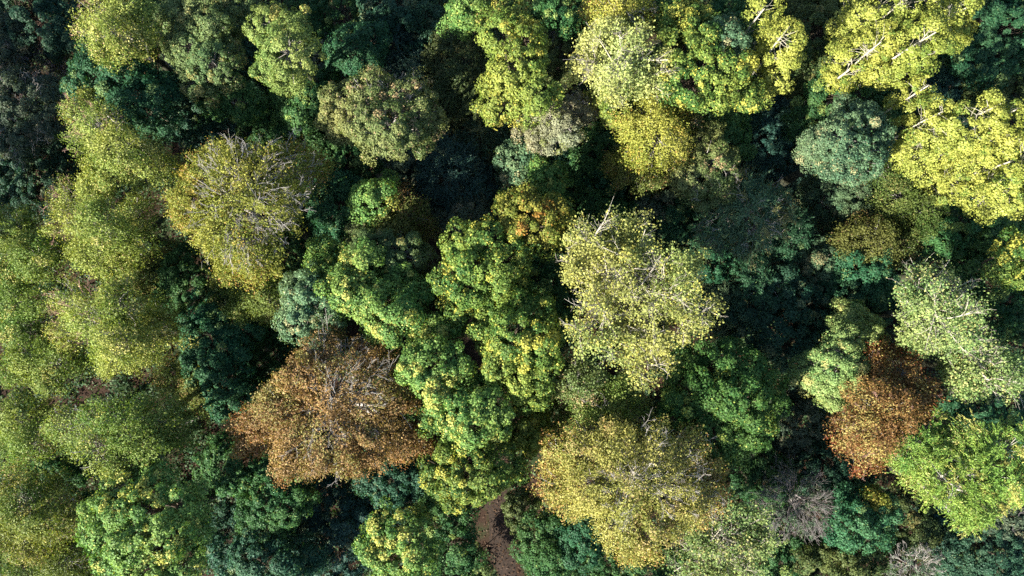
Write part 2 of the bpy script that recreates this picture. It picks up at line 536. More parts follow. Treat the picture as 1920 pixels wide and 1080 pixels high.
    if nc:
        share = 0.0 if net else K.get('branch_share', 0.6)
        sel = rng.uniform(size=nc) < share
        ps, lb = P[sel], LB[sel]
        if len(ps):
            t = rng.uniform(0.55, 1.0, len(ps)) * 5
            a = np.minimum(t.astype(int), 4)
            f = (t - a)[:, None]
            p0 = limb_lines[lb, a] * (1 - f) + limb_lines[lb, a + 1] * f
            s = np.linspace(0, 1, 4)[None, :, None]
            sag = rng.normal(size=(len(ps), 1, 3)) * 0.15
            br_lines = p0[:, None] * (1 - s) + (ps + D[sel] * rc * 0.25)[:, None] * s + np.sin(s * math.pi) * sag
            br_r = np.linspace(1, 0.35, 4)[None, :] * np.clip(limb_r[lb, -1][:, None] * 0.5, 0.018, 0.07)

    show = K.get('show', kind in ('sparse', 'bare', 'poplar') or K.get('tw', 0) > 0)
    trunk = wood.build('trunk', bark if kind == 'poplar' else BARK['trunk_shade'], root)
    if show:
        for i in range(main):
            w = Wood()
            w.add(limb_lines[i:i + 1], limb_r[i:i + 1], 6, rng)
            if len(br_lines):
                own = LB[sel] == i
                for extra in range(main + i * K.get('sub', 3), min(main + (i + 1) * K.get('sub', 3), n)):
                    own = own | (LB[sel] == extra)
                w.add(br_lines[own], br_r[own], 4, rng)
            if net:
                for a in (0, 3, 6):
                    own = net[a + 2] == i
                    w.add(net[a][own], net[a + 1][own], 4 if a == 0 else 3, rng)
            w.build('limb', bark, root)
    else:
        w = Wood()
        w.add(limb_lines[:main], limb_r[:main], 5, rng)
        w.add(br_lines, br_r, 3, rng)
        w.build('limb_framework', bark, root)

    # ---- leaves
    crown = None
    if nc and K['cover'] > 0:
        la = 0.5 * K['L'] * K['W']
        rcs = rc * np.clip(np.exp(rng.normal(size=nc) * 0.28), 0.5, 1.7)
        base_area = 2 * math.pi * rcs ** 2 if K['style'] == 'dome' else math.pi * rcs ** 2 * 1.2
        cnt = np.maximum((base_area * K['cover'] / la * K.get('dens', 1.0)).astype(int), 4)
        if K.get('tw', 0) and 'twat' in K and kind != 'sparse':
            near = np.array([any(math.hypot(lobes[i][0] - a, lobes[i][1] - c_) < d_ for a, c_, d_ in K['twat']) for i in [j if j < main else (j - main) // K.get('sub', 3) for j in range(n)]])
            cnt = np.where(near[LB], (cnt * K.get('thin', 0.5)).astype(int) + 1, cnt)
        loose = np.clip((0.45 - D[:, 2]) / 0.5, 0, 1)
        cnt = np.maximum((cnt * (1 - 0.40 * loose)).astype(int), 3)
        rcs = rcs * (1 + 0.45 * loose)
        cid = np.repeat(np.arange(nc), cnt)
        N = len(cid)
        Pd, Dd, Rd, Od = P[cid], D[cid], rcs[cid], out[cid]
        if K['style'] == 'dome':
            o = unit(Dd * 0.8 + np.array([0, 0, 0.45]))
            s = unit(rng.normal(size=(N, 3)))
            flip = (s * o).sum(1) < -0.15
            s[flip] *= -1
            q = Pd + s * (Rd * rng.uniform(0.55, 1.05, N))[:, None]
            nm = s * 0.55 + Dd * 0.45 + np.array([0, 0, 0.20]) + rng.normal(size=(N, 3)) * 0.42
            T = s + rng.normal(size=(N, 3)) * 0.8
        elif K['style'] == 'scatter':
            s = unit(rng.normal(size=(N, 3)))
            q = Pd + rng.normal(size=(N, 3)) * Rd[:, None] * np.array([0.75, 0.75, 0.5])
            nm = Dd * 0.5 + np.array([0, 0, 0.5]) + rng.normal(size=(N, 3)) * 0.6
            T = s
        elif K['style'] == 'spray':
            o = unit(Dd * 0.7 + np.array([0, 0, 0.6]))
            a1 = unit(Od - (Od * o).sum(1, keepdims=True) * o)
            a2 = np.cross(o, a1)
            ang = rng.uniform(0, 6.283, N)
            rr2 = np.sqrt(rng.uniform(0, 1, N)) * Rd
            q = Pd + a1 * (np.cos(ang) * rr2 * 1.35)[:, None] + a2 * (np.sin(ang) * rr2 * 0.8)[:, None] + o * (rng.normal(size=N) * 0.26)[:, None]
            q[:, 2] -= (np.cos(ang) * rr2 * 0.25)
            nm = o * 0.4 + Dd * 0.45 + rng.normal(size=(N, 3)) * 0.58
            T = a1 + rng.normal(size=(N, 3)) * 0.7
        else:                              # feather: tufts along drooping outward branchlets
            nb = 4
            br = rng.integers(0, nb, N)
            key = cid * nb + br
            bdir = unit(Od * 0.35 + Dd * np.array([1, 1, 0]) + np.array([1e-4, 0, 0]))
            tw = np.sin(key * 12.9898) * 43758.5453
            tw = (tw - np.floor(tw)) * 2 - 1
            tw2 = np.sin(key * 78.233) * 12543.123
            tw2 = (tw2 - np.floor(tw2)) * 2 - 1
            ca, sa = np.cos(tw * 1.5), np.sin(tw * 1.5)
            bd = np.stack([bdir[:, 0] * ca - bdir[:, 1] * sa, bdir[:, 0] * sa + bdir[:, 1] * ca, 0.05 + tw2 * 0.25], 1)
            bd = unit(bd)
            t = rng.uniform(-0.6, 1.3, N)
            wid = 0.16 * (1.25 - t) * Rd
            q = Pd + bd * (t * Rd * 1.25)[:, None] + rng.normal(size=(N, 3)) * wid[:, None] * np.array([1, 1, 0.6])
            q[:, 2] -= 0.22 * np.clip(t, 0, 2) ** 2 * Rd
            nm = np.array([0, 0, 0.8]) + rng.normal(size=(N, 3)) * 0.6
            T = bd * 0.9 + rng.normal(size=(N, 3)) * 0.45
        sz = rng.uniform(0.7, 1.3, N)
        V = leaf_quads(q, nm, T, K['L'] * sz, K['W'] * sz, rng)
        # colours
        patch = np.sin(P[:, 0] * 0.8 + idx * 1.3) * np.sin(P[:, 1] * 0.9 + idx * 2.1) + 0.6 * np.sin((P[:, 0] + P[:, 1]) * 0.55 + idx)
        tcl = np.clip(0.45 + rng.normal(size=nc) * 0.22 + 0.22 * patch + 0.10 * np.sin(P[:, 0] * 1.3 + idx) * np.sin(P[:, 1] * 1.1 + idx * 0.7), 0, 1)
        tl = np.clip(tcl[cid] + rng.normal(size=N) * 0.20, 0, 1)[:, None]
        c1, c2, c3, p3, c4, p4 = [np.array(x) if isinstance(x, tuple) else x for x in pc]
        col = c1 * (1 - tl) + c2 * tl
        acc_cl = rng.uniform(size=nc) < p3 * np.clip(0.6 - 0.9 * patch, 0.1, 2.0)
        drift = np.clip(0.30 + 0.45 * np.sin(P[:, 0] * 0.6 + idx * 2.9) * np.sin(P[:, 1] * 0.55 + idx * 0.77) + rng.normal(size=nc) * 0.10, 0, 0.75)[cid][:, None] * K.get('drift', 1.0)
        col = col * (1 - drift) + col * np.array([0.66, 0.90, 0.95]) * drift
        use3 = (acc_cl[cid] & (rng.uniform(size=N) < 0.8)) | (rng.uniform(size=N) < p3 * 0.22)
        col[use3] = c3
        use4 = rng.uniform(size=N) < rim[cid] * p4 * 2.2
        col[use4] = c4 * rng.uniform(0.7, 1.2, (int(use4.sum()), 1))
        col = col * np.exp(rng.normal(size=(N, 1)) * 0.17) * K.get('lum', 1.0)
        col = np.clip(col, 0.004, 0.8)
        Q = np.arange(N * 4).reshape(N, 4)
        crown = quad_mesh('crown', V.reshape(-1, 3), Q, NEEDLE if K['style'] == 'feather' else LEAF, root, colour=col)

    # ---- bare twigs showing at and above the crown's surface
    tw = K.get('tw', 0)
    if tw:
        sel_l = np.arange(main)
        if 'twat' in K:                    # only near these pixels
            sel_l = np.array([i for i in range(main) if any(math.hypot(lobes[i][0] - a, lobes[i][1] - b) < c for a, b, c in K['twat'])], int)
        if len(sel_l):
            w = Wood()
            for i in sel_l:
                m = max(int(2.0 * tw * R[i] ** 2), 1)
                d = sphere_dirs(m, K.get('twlow', 0.25), rng)
                ex = np.array([R[i], R[i], RV[i]])
                p0 = C[i] + d * ex * rng.uniform(0.6, 1.0, (m, 1))
                tang = unit(d * ex + unit(C[i] - ctr) * R[i] * 0.8)
                fan = unit((p0 - ctr) * np.array([1, 1, 0.2]))
                dirs = unit(tang * np.array([1, 1, 0.5]) * 0.5 + fan + np.array([0, 0, K.get('twup', 0.16)]) + rng.normal(size=(m, 3)) * 0.35)
                L = R[i] * rng.uniform(0.3, 0.65, m) * K.get('twlen', 1.0)
                ln = curve_lines(p0, dirs, L, 5, 0.28, rng)
                r0 = 0.62 * K.get('twr', 0.030) * rng.uniform(0.7, 1.3, m)
                rr_ = r0[:, None] * np.linspace(1, 0.5, 5)[None, :]
                w.add(ln, rr_, 4, rng)
                l2, r2 = forks(ln, rr_, K.get('twf', 4), 0.55, 0.45, 4, 0.2, rng)
                w.add(l2, r2, 3, rng)
                l3, r3 = forks(l2, r2, 3, 0.5, 0.5, 3, 0.2, rng)
                w.add(l3, r3, 3, rng)
            w.build('twig_sprays', BARK[K.get('twbark', K['bark'])], root)
    return root


GROUPS = {
    'beech': 'beech trees of the wood', 'maple': 'maple trees of the wood', 'oak': 'oak trees of the wood', 'poplar': 'yellow poplars at the wood edge',
    'sparse': 'thin leaved ash trees', 'larch': 'larch trees of the wood', 'fir': 'dark conifers of the wood', 'broad': 'broadleaf understorey trees',
    'shrub': 'shrubs in the gaps', 'bare': 'leafless twiggy trees',
}


# ------------------------------------------------------------------ the trees: kind, palette, height, lobes of the crown (pixel, radius in pixels of the photograph), label
TREES = []


def T(kind, pal, H, lobes, label, **opt):
    TREES.append((kind, pal, H, lobes, label, opt))


# --- olive beeches along the western side
T('beech', 'beech_olive', 23, [(185, 20, 48), (215, 68, 52), (258, 60, 40), (160, 58, 30), (240, 15, 40), (290, 75, 22)],
  "olive yellow beech at the top edge with a sharp reddish western rim", tw=2.2, twbark='pink', twlen=0.8, twat=[(165, 45, 40)], rs=0.86, sub=2, drop=0.30)
T('beech', 'beech_olive', 23, [(150, 215, 38), (185, 240, 50), (225, 275, 52), (150, 265, 34), (262, 305, 48), (200, 315, 45), (305, 315, 33), (175, 190, 30)],
  "olive beech with pink bare twigs on its rim, below the teal maple", tw=3.0, twbark='pink', twlen=0.9, twat=[(150, 235, 50)], rs=0.86, sub=2, drop=0.30)
T('beech', 'beech_olive', 22, [(130, 375, 45), (170, 358, 34), (118, 420, 38), (180, 420, 54), (232, 445, 45), (170, 470, 45), (220, 485, 40), (258, 400, 42)],
  "olive beech with a small dark hollow near its top and twigs poking out", tw=2.2, twbark='pink', twlen=0.9, twat=[(125, 400, 50)], rs=0.86, sub=2, drop=0.30)
T('beech', 'beech_olive', 23, [(130, 560, 45), (170, 590, 55), (118, 622, 34), (220, 570, 50), (222, 640, 54), (282, 620, 50), (205, 672, 34), (262, 668, 40), (300, 590, 34)],
  "broad yellow olive beech, brightest at its western shoulder, tan twigs at the rim", tw=2.2, twbark='pink', twlen=0.8, twat=[(120, 590, 60)], rs=0.86, sub=2, drop=0.30)
T('beech', 'beech_green', 22, [(130, 800, 45), (180, 782, 45), (232, 792, 58), (290, 785, 54), (330, 805, 40), (180, 842, 45), (222, 862, 44), (282, 842, 40), (100, 805, 24)],
  "wide green olive beech just above the big light maple of the corner", tw=0.8, twbark='grey', twlen=0.8, twat=[(140, 790, 70)], rs=0.86, sub=2, drop=0.30)
T('beech', 'beech_green', 16, [(30, 430, 50), (70, 480, 50), (30, 500, 50), (95, 470, 30)],
  "green olive beech on the western edge, lower than the twiggy one beside it", rs=0.88, sub=2)
T('beech', 'beech_green', 16, [(25, 560, 50), (42, 625, 44), (62, 570, 34)],
  "dull green beech on the western edge below the bright leafy one", rs=0.88, sub=2)
T('beech', 'beech_green', 15, [(60, 672, 48), (110, 680, 44), (28, 692, 36), (145, 672, 26), (90, 715, 34)],
  "low green beech with a yellow lit tip, tucked under the broad yellow olive beech", rs=0.88, sub=2)
T('beech', 'beech_green', 16, [(30, 785, 50), (60, 830, 45), (18, 845, 40), (75, 785, 30)],
  "leafy green beech on the western edge beside the wide green olive one", rs=0.88, sub=2)
T('beech', 'beech_olive', 20, [(40, 945, 58), (92, 965, 48), (30, 995, 50), (98, 925, 38)],
  "olive beech of the lower western corner with grainy tan foliage", lum=0.85)
T('beech', 'beech_green', 15, [(55, 1060, 50), (120, 1050, 42), (150, 1075, 30)],
  "dark green beech half out of the bottom edge in the western corner", lum=0.8)
T('broad', 'dark_green', 11, [(105, 890, 38), (145, 905, 30), (70, 885, 25)],
  "dark green low tree in the hollow above the corner beech")
T('beech', 'beech_dull', 11, [(270, 515, 42), (220, 520, 33), (325, 480, 28)],
  "dull olive low beech in the shade between two olive beeches")
T('beech', 'beech_dull', 13, [(372, 730, 34), (330, 705, 38), (362, 688, 28), (395, 760, 22)],
  "brownish olive low beech in the gap beside the tall green thicket")

# --- north western corner, in shade
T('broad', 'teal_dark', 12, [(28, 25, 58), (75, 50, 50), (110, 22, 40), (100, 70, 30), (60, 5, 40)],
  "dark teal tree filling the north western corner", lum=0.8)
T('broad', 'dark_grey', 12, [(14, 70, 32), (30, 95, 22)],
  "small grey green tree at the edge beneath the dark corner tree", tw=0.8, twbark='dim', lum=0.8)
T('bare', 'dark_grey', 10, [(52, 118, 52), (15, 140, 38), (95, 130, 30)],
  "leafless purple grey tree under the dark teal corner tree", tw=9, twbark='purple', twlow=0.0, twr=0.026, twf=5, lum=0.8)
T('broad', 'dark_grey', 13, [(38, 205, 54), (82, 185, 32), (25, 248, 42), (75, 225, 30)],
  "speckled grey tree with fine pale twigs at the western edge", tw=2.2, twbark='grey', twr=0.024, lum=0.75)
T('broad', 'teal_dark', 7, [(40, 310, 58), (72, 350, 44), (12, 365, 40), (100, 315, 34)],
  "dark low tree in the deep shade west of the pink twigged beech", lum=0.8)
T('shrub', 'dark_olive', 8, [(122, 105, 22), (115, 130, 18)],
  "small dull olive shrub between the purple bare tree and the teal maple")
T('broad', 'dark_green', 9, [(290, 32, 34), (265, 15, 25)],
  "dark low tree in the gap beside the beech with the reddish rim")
T('maple', 'teal', 19, [(190, 138, 48), (235, 150, 46), (272, 192, 40), (158, 152, 30), (290, 222, 36), (300, 170, 30), (240, 195, 30)],
  "teal green maple leaning from below the top beech towards the dark hollow")
T('oak', 'oak_grey', 20, [(372, 18, 48), (432, 15, 42), (335, 15, 35), (395, 45, 30)],
  "olive grey oak cut by the top edge")
T('oak', 'oak_grey', 20, [(360, 80, 48), (402, 118, 46), (372, 150, 36), (340, 75, 28)],
  "grey green oak with a lit rounded head, next to the dark top gap")
T('oak', 'dark_green', 16, [(440, 180, 40), (405, 180, 34), (470, 195, 26)],
  "mid green oak with one bright tip, over the black hollow", lum=1.35)
T('broad', 'teal_dark', 12, [(332, 200, 44), (362, 228, 36), (330, 165, 28)],
  "blue green low tree in shade between the teal maple and the lit grey oak")
T('broad', 'teal_dark', 12, [(448, 82, 42), (470, 130, 36), (430, 60, 30)],
  "dark teal tree in the shade west of the light yellow oak")
T('oak', 'oak_light', 24, [(510, 45, 38), (540, 98, 48), (516, 125, 36), (555, 50, 30), (545, 140, 30)],
  "tall light yellow green oak with a crisp sunny western edge")
T('broad', 'dark_green', 15, [(598, 165, 28), (580, 175, 24), (545, 195, 28), (575, 205, 30)],
  "low tree with one small lit spray at the foot of the light yellow oak", lum=1.3)
T('broad', 'dark_grey', 11, [(600, 110, 40), (612, 140, 34), (575, 130, 26)],
  "dark grey green tree shaded by the light yellow oak", lum=0.85)
T('broad', 'dark_green', 12, [(600, 35, 45), (640, 22, 40), (670, 30, 25)],
  "dark green tree with scattered bright leaves at the top edge")
T('maple', 'teal', 16, [(660, 88, 40), (692, 76, 34), (684, 112, 32), (640, 110, 25)],
  "round teal maple above the big grey olive oak")
T('broad', 'teal_dark', 15, [(735, 22, 42), (785, 40, 40), (762, 12, 30)],
  "dark tree at the top edge with a single sunlit spray")
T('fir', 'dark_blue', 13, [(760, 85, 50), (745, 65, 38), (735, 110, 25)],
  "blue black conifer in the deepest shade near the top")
T('fir', 'dark_green', 10, [(790, 112, 32), (820, 140, 34), (800, 165, 28)],
  "dark open conifer with a few pale lit tips")
T('oak', 'oak_olive', 23, [(702, 182, 44), (758, 192, 48), (652, 202, 44), (790, 222, 38), (722, 240, 48), (640, 228, 36), (762, 255, 36), (790, 260, 26), (690, 230, 40)],
  "big grey olive oak with a pinkish twiggy top and one bare bough", tw=2.4, twbark='grey', twat=[(705, 185, 30), (750, 190, 30)], twlen=0.7)
T('broad', 'dark_green', 12, [(600, 242, 44), (560, 248, 38), (630, 262, 32), (520, 240, 28)],
  "dark green low tree between the big grey olive oak and the bare headed beech")
T('shrub', 'dark_green', 6, [(492, 212, 30), (480, 240, 24), (505, 170, 20)],
  "dark shrub down in the cleft below the light yellow oak")
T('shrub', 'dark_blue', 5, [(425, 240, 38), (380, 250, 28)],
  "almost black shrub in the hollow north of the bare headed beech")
T('maple', 'maple_light', 20, [(875, 12, 34), (862, 42, 22), (900, 20, 26)],
  "small light green maple at the top edge beside the tall golden maple")
T('maple', 'gold_green', 24, [(955, 25, 30), (945, 65, 38), (985, 72, 34), (968, 112, 44), (952, 152, 44), (1002, 165, 38), (935, 192, 34), (985, 198, 34), (1025, 175, 24)],
  "tall narrow golden green maple reaching down from the top edge", holes=0.3)
T('fir', 'dark_olive', 15, [(885, 112, 44), (862, 160, 44), (855, 82, 40), (905, 150, 30)],
  "dark olive conifer in the shade of the tall golden maple")
T('fir', 'dark_olive', 9, [(830, 192, 38), (800, 205, 25), (850, 225, 28)],
  "dark brownish low conifer between the grey oak and the golden maple")
T('fir', 'larch_teal', 12, [(902, 260, 50), (878, 288, 34), (935, 285, 28)],
  "feathery dull olive yew in shade beneath the golden maple", lum=0.75)
T('maple', 'dark_green', 15, [(1010, 12, 38), (1060, 18, 38), (1095, 15, 30)],
  "fresh dark green maple at the top edge between two yellow crowns", lum=1.2)
T('bare', 'dark_grey', 12, [(1042, 48, 36), (1015, 60, 24)],
  "small bare purple twigged tree in the shade beside the yellow white branched ash", tw=9, twbark='purple', twlow=0.0, twr=0.024, twf=5)
T('beech', 'beech_gold', 23, [(1150, 20, 44), (1190, 28, 38), (1168, 62, 40), (1118, 25, 22)],
  "pale gold beech at the top edge with upright twigs and red brown rim", tw=2.5, twbark='grey', twlen=0.9, drift=0.4)
T('sparse', 'ash_pale', 24, [(1150, 118, 52), (1200, 112, 44), (1115, 112, 36), (1212, 148, 40), (1165, 160, 46), (1088, 130, 26), (1130, 90, 34), (1240, 165, 16), (1185, 85, 34)],
  "brightest pale yellow ash with a web of white branches")
T('broad', 'dark_olive', 12, [(1062, 100, 34), (1075, 62, 28), (1040, 125, 26), (1100, 75, 24)],
  "brown olive shaded tree wedged between the golden maple and the pale ash")
T('oak', 'ash_grey', 19, [(1078, 200, 32), (1040, 220, 32), (1020, 205, 20), (1062, 240, 28), (1012, 262, 22), (1050, 268, 20), (985, 245, 18)],
  "grey buff ash with a nearly faded crown, under the pale white branched one", tw=2.5, twbark='grey', twlen=0.7, holes=0.3)
T('maple', 'gold_green', 18, [(1140, 208, 28), (1118, 192, 20), (1150, 180, 24), (1160, 205, 22)],
  "small mixed yellow and bright green maple beside the golden dome")
T('beech', 'beech_gold', 22, [(1225, 232, 48), (1240, 266, 50), (1262, 222, 34), (1212, 280, 36), (1195, 245, 28)],
  "golden dome shaped beech, evenly rounded", drift=0.15)
T('beech', 'beech_dull', 16, [(1188, 318, 40), (1222, 335, 28), (1165, 300, 26)],
  "dull olive low beech in shadow at the foot of the golden dome")
T('maple', 'maple_yellow', 23, [(1282, 40, 44), (1312, 72, 44), (1268, 92, 40), (1322, 122, 44), (1372, 122, 36), (1300, 150, 48), (1350, 160, 40), (1402, 172, 28), (1270, 142, 38), (1250, 55, 22)],
  "large green maple with yellow sprays near the slim yellow poplar")
T('oak', 'oak_blue', 23, [(1368, 72, 34), (1352, 55, 25), (1385, 95, 25)],
  "small grey green oak head standing among the yellow sprays of the large maple")
T('broad', 'teal_dark', 11, [(1305, 208, 38), (1375, 205, 36), (1340, 215, 28)],
  "dark teal low tree in the shade under the large yellow sprayed maple")
T('broad', 'dark_green', 13, [(1390, 30, 34), (1370, 15, 26), (1230, 15, 20)],
  "dark tree at the top edge between the large maple and the slim poplar")

# --- poplars of the north eastern edge; the first lobe is the tip of the stem
T('poplar', 'poplar', 23, [(1432, 12, 22), (1424, 25, 20), (1437, 45, 24), (1432, 72, 20)],
  "slim yellow poplar at the top edge, half its white stem bare", show=True, drift=0.6)
T('poplar', 'poplar', 24, [(1482, 62, 20), (1468, 78, 24), (1462, 105, 28), (1456, 138, 28), (1445, 165, 24), (1478, 108, 18)],
  "narrow plume shaped yellow poplar standing alone by the dark gap", drift=0.6)
T('poplar', 'poplar', 22, [(1700, 0, 30), (1650, 15, 38), (1610, 30, 36), (1588, 62, 28), (1625, 55, 30), (1672, 38, 26)],
  "yellow poplar topmost of the upper clump, cut by the top edge", drift=0.6)
T('poplar', 'poplar', 22, [(1655, 70, 26), (1625, 95, 32), (1592, 112, 38), (1570, 145, 26), (1615, 130, 34), (1650, 135, 26)],
  "yellow poplar on the sunny western flank of the upper clump", drift=0.6)
T('poplar', 'poplar', 25, [(1745, 55, 26), (1722, 82, 34), (1688, 100, 34), (1660, 118, 34), (1730, 112, 26), (1690, 135, 28), (1765, 95, 22)],
  "yellow poplar of the upper clump showing two long bare white stems", drift=0.6)
T('poplar', 'poplar', 24, [(1800, 12, 28), (1782, 22, 28), (1795, 45, 26), (1765, 45, 30), (1742, 62, 28), (1785, 78, 22)],
  "outermost yellow poplar of the upper clump with dead twigs at its tip", drift=0.6)
T('poplar', 'poplar', 21, [(1735, 160, 15), (1712, 165, 17), (1690, 178, 24), (1722, 178, 15)],
  "little yellow poplar tuft with a forked white stem between the two clumps", drift=0.6)
T('poplar', 'poplar', 22, [(1765, 212, 26), (1735, 228, 34), (1702, 248, 30), (1770, 242, 32), (1692, 285, 24), (1725, 270, 36)],
  "yellow poplar at the western end of the lower clump", drift=0.6)
T('poplar', 'poplar', 24, [(1850, 200, 22), (1838, 212, 28), (1812, 232, 30), (1862, 222, 24), (1822, 262, 34), (1782, 290, 40), (1750, 305, 34)],
  "yellow poplar of the lower clump with bare pale top stems", drift=0.6)
T('poplar', 'poplar', 24, [(1898, 205, 20), (1880, 225, 24), (1862, 252, 32), (1900, 260, 26), (1848, 292, 36), (1812, 322, 40), (1780, 345, 34)],
  "yellow poplar of the lower clump whose stem forks above its foliage", drift=0.6)
T('poplar', 'poplar', 24, [(1935, 290, 34), (1905, 318, 40), (1870, 340, 42), (1832, 362, 38), (1900, 365, 36), (1862, 385, 28)],
  "yellow poplar of the lower clump cut by the eastern edge", drift=0.6)
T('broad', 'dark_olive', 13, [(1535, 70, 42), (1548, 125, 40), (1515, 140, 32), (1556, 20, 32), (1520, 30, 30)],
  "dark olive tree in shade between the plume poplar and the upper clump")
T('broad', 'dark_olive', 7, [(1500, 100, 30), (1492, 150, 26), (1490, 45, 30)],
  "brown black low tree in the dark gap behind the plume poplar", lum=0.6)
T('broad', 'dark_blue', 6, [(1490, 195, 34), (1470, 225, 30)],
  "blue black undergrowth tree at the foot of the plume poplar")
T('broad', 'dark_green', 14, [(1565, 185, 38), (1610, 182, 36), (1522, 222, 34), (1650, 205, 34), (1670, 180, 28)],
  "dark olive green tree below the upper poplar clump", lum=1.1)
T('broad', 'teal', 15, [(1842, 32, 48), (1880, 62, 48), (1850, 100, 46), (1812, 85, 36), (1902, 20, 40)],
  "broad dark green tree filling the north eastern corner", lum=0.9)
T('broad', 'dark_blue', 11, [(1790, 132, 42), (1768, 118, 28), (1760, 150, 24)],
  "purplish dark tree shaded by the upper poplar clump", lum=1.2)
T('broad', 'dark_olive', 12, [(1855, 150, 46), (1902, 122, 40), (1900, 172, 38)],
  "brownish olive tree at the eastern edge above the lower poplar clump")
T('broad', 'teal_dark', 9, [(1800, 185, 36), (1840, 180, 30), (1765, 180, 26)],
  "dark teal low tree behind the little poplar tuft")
T('oak', 'oak_blue', 22, [(1595, 222, 34), (1622, 240, 40), (1580, 258, 40), (1642, 268, 26), (1612, 298, 44), (1552, 272, 38), (1530, 288, 28), (1575, 300, 32)],
  "blue green oak with a sunlit knobbly head and shaded foot")
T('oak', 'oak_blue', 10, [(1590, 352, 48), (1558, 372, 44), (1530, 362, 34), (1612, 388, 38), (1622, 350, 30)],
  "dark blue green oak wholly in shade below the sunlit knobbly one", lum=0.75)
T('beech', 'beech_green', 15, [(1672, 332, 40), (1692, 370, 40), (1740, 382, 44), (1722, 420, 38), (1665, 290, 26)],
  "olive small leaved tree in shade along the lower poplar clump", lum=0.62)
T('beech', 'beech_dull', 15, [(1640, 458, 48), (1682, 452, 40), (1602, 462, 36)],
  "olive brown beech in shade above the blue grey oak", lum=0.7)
T('broad', 'dark_green', 14, [(1800, 432, 42), (1832, 420, 38), (1768, 445, 34), (1870, 430, 34)],
  "green tree with one lit patch under the lower poplar clump", lum=1.25)
T('maple', 'maple_yellow', 21, [(1900, 472, 34), (1880, 498, 24), (1908, 508, 26)],
  "small bright yellow maple at the eastern edge")
T('broad', 'dark_green', 15, [(1842, 492, 42), (1800, 475, 34), (1872, 545, 44), (1902, 575, 40), (1862, 590, 36)],
  "dark green tree between the small yellow maple and the pale green ash")
T('broad', 'dark_blue', 6, [(1450, 240, 42), (1430, 282, 38), (1475, 300, 38), (1460, 335, 30)],
  "dark undergrowth tree in the long shadow gully", lum=1.2)
T('maple', 'dark_green', 16, [(1362, 250, 38), (1342, 232, 28), (1380, 275, 25), (1375, 232, 22)],
  "dark green round maple between the golden dome and the shadow gully", lum=1.35)
T('oak', 'oak_olive', 20, [(1312, 282, 46), (1342, 312, 42), (1302, 330, 38), (1348, 342, 30), (1325, 360, 30)],
  "olive leaved oak with grey twigs next to the golden dome", tw=1.2, twbark='grey')
T('larch', 'larch_teal', 18, [(1405, 390, 46), (1355, 402, 42), (1440, 385, 38), (1460, 372, 18), (1420, 430, 42), (1345, 432, 34), (1385, 352, 34), (1390, 455, 25)],
  "feathery teal larch with olive lit sprays and grey twigs", tw=1.0, twbark='grey')
T('larch', 'teal', 13, [(1480, 442, 38), (1462, 462, 28), (1500, 430, 20), (1505, 450, 18)],
  "small soft teal larch beside the twiggy larch")
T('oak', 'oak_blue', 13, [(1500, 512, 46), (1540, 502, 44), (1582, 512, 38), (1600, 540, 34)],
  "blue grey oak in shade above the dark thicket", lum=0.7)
T('broad', 'teal', 15, [(1625, 510, 36), (1648, 530, 28), (1610, 488, 26)],
  "teal green tree between the blue grey oak and the pale green ash", lum=1.1)
T('larch', 'teal', 14, [(1440, 532, 38), (1462, 560, 34), (1420, 510, 28)],
  "teal larch in shade below the twiggy larch")

# --- middle
T('maple', 'oak_blue', 15, [(970, 302, 30), (962, 330, 28), (985, 280, 22)],
  "blue green maple with a small lit tip near the bright little one")
T('maple', 'maple_light', 18, [(1030, 330, 30), (1012, 342, 18), (1052, 342, 15), (1035, 355, 18)],
  "bright little light green maple in the shady middle")
T('broad', 'teal_dark', 11, [(1052, 290, 30), (1012, 295, 28), (1070, 310, 24)],
  "blue teal low tree beneath the grey buff ash", lum=1.3)
T('broad', 'dark_green', 12, [(1080, 350, 42), (1062, 385, 38), (1100, 385, 30)],
  "dark green tree between the bright little maple and the teal ball", lum=1.1)
T('broad', 'teal', 12, [(1130, 345, 36), (1145, 365, 22)],
  "round teal ball shaped low tree in the shady middle")
T('broad', 'dark_green', 12, [(1120, 288, 38), (1105, 312, 32), (1150, 275, 24)],
  "dark fresh green tree at the foot of the small mixed maple", lum=1.15)
T('shrub', 'dark_olive', 10, [(1200, 372, 26), (1185, 385, 18)],
  "small olive shrub in the black gap under the dull olive beech", lum=1.5)
T('broad', 'dark_grey', 12, [(1242, 375, 38), (1262, 350, 28), (1225, 395, 24)],
  "grey green tree in shade between the olive oak and the big yellow ash")
T('maple', 'orange', 22, [(962, 380, 25), (990, 395, 36), (1030, 405, 34), (1058, 412, 15), (1000, 428, 40), (968, 430, 28), (960, 405, 25)],
  "orange and gold maple, the only one turned so red in the middle")
T('broad', 'dark_green', 14, [(1120, 415, 38), (1162, 402, 28), (1140, 425, 30)],
  "dark green low tree peeping out above the big yellow ash")
T('broad', 'teal_dark', 11, [(1210, 412, 38), (1255, 405, 34), (1180, 395, 24)],
  "dark teal tree along the northern rim of the big yellow ash")
T('broad', 'teal', 13, [(1300, 440, 46), (1272, 425, 32), (1325, 475, 40), (1350, 490, 34)],
  "shaded teal tree between the big yellow ash and the twiggy larch", lum=0.9)
T('sparse', 'ash_yellow', 25, [(1080, 440, 28), (1110, 462, 38), (1150, 432, 36), (1190, 430, 32), (1090, 502, 34), (1132, 512, 44), (1180, 490, 48), (1238, 482, 46), (1280, 502, 42), (1130, 570, 44), (1190, 560, 58), (1250, 550, 52), (1300, 570, 42), (1100, 622, 42), (1150, 640, 48), (1220, 642, 44), (1280, 602, 38), (1318, 602, 20), (1200, 688, 36), (1230, 682, 24)],
  "biggest yellow ash with thin foliage and a fan of pale branches at its middle")
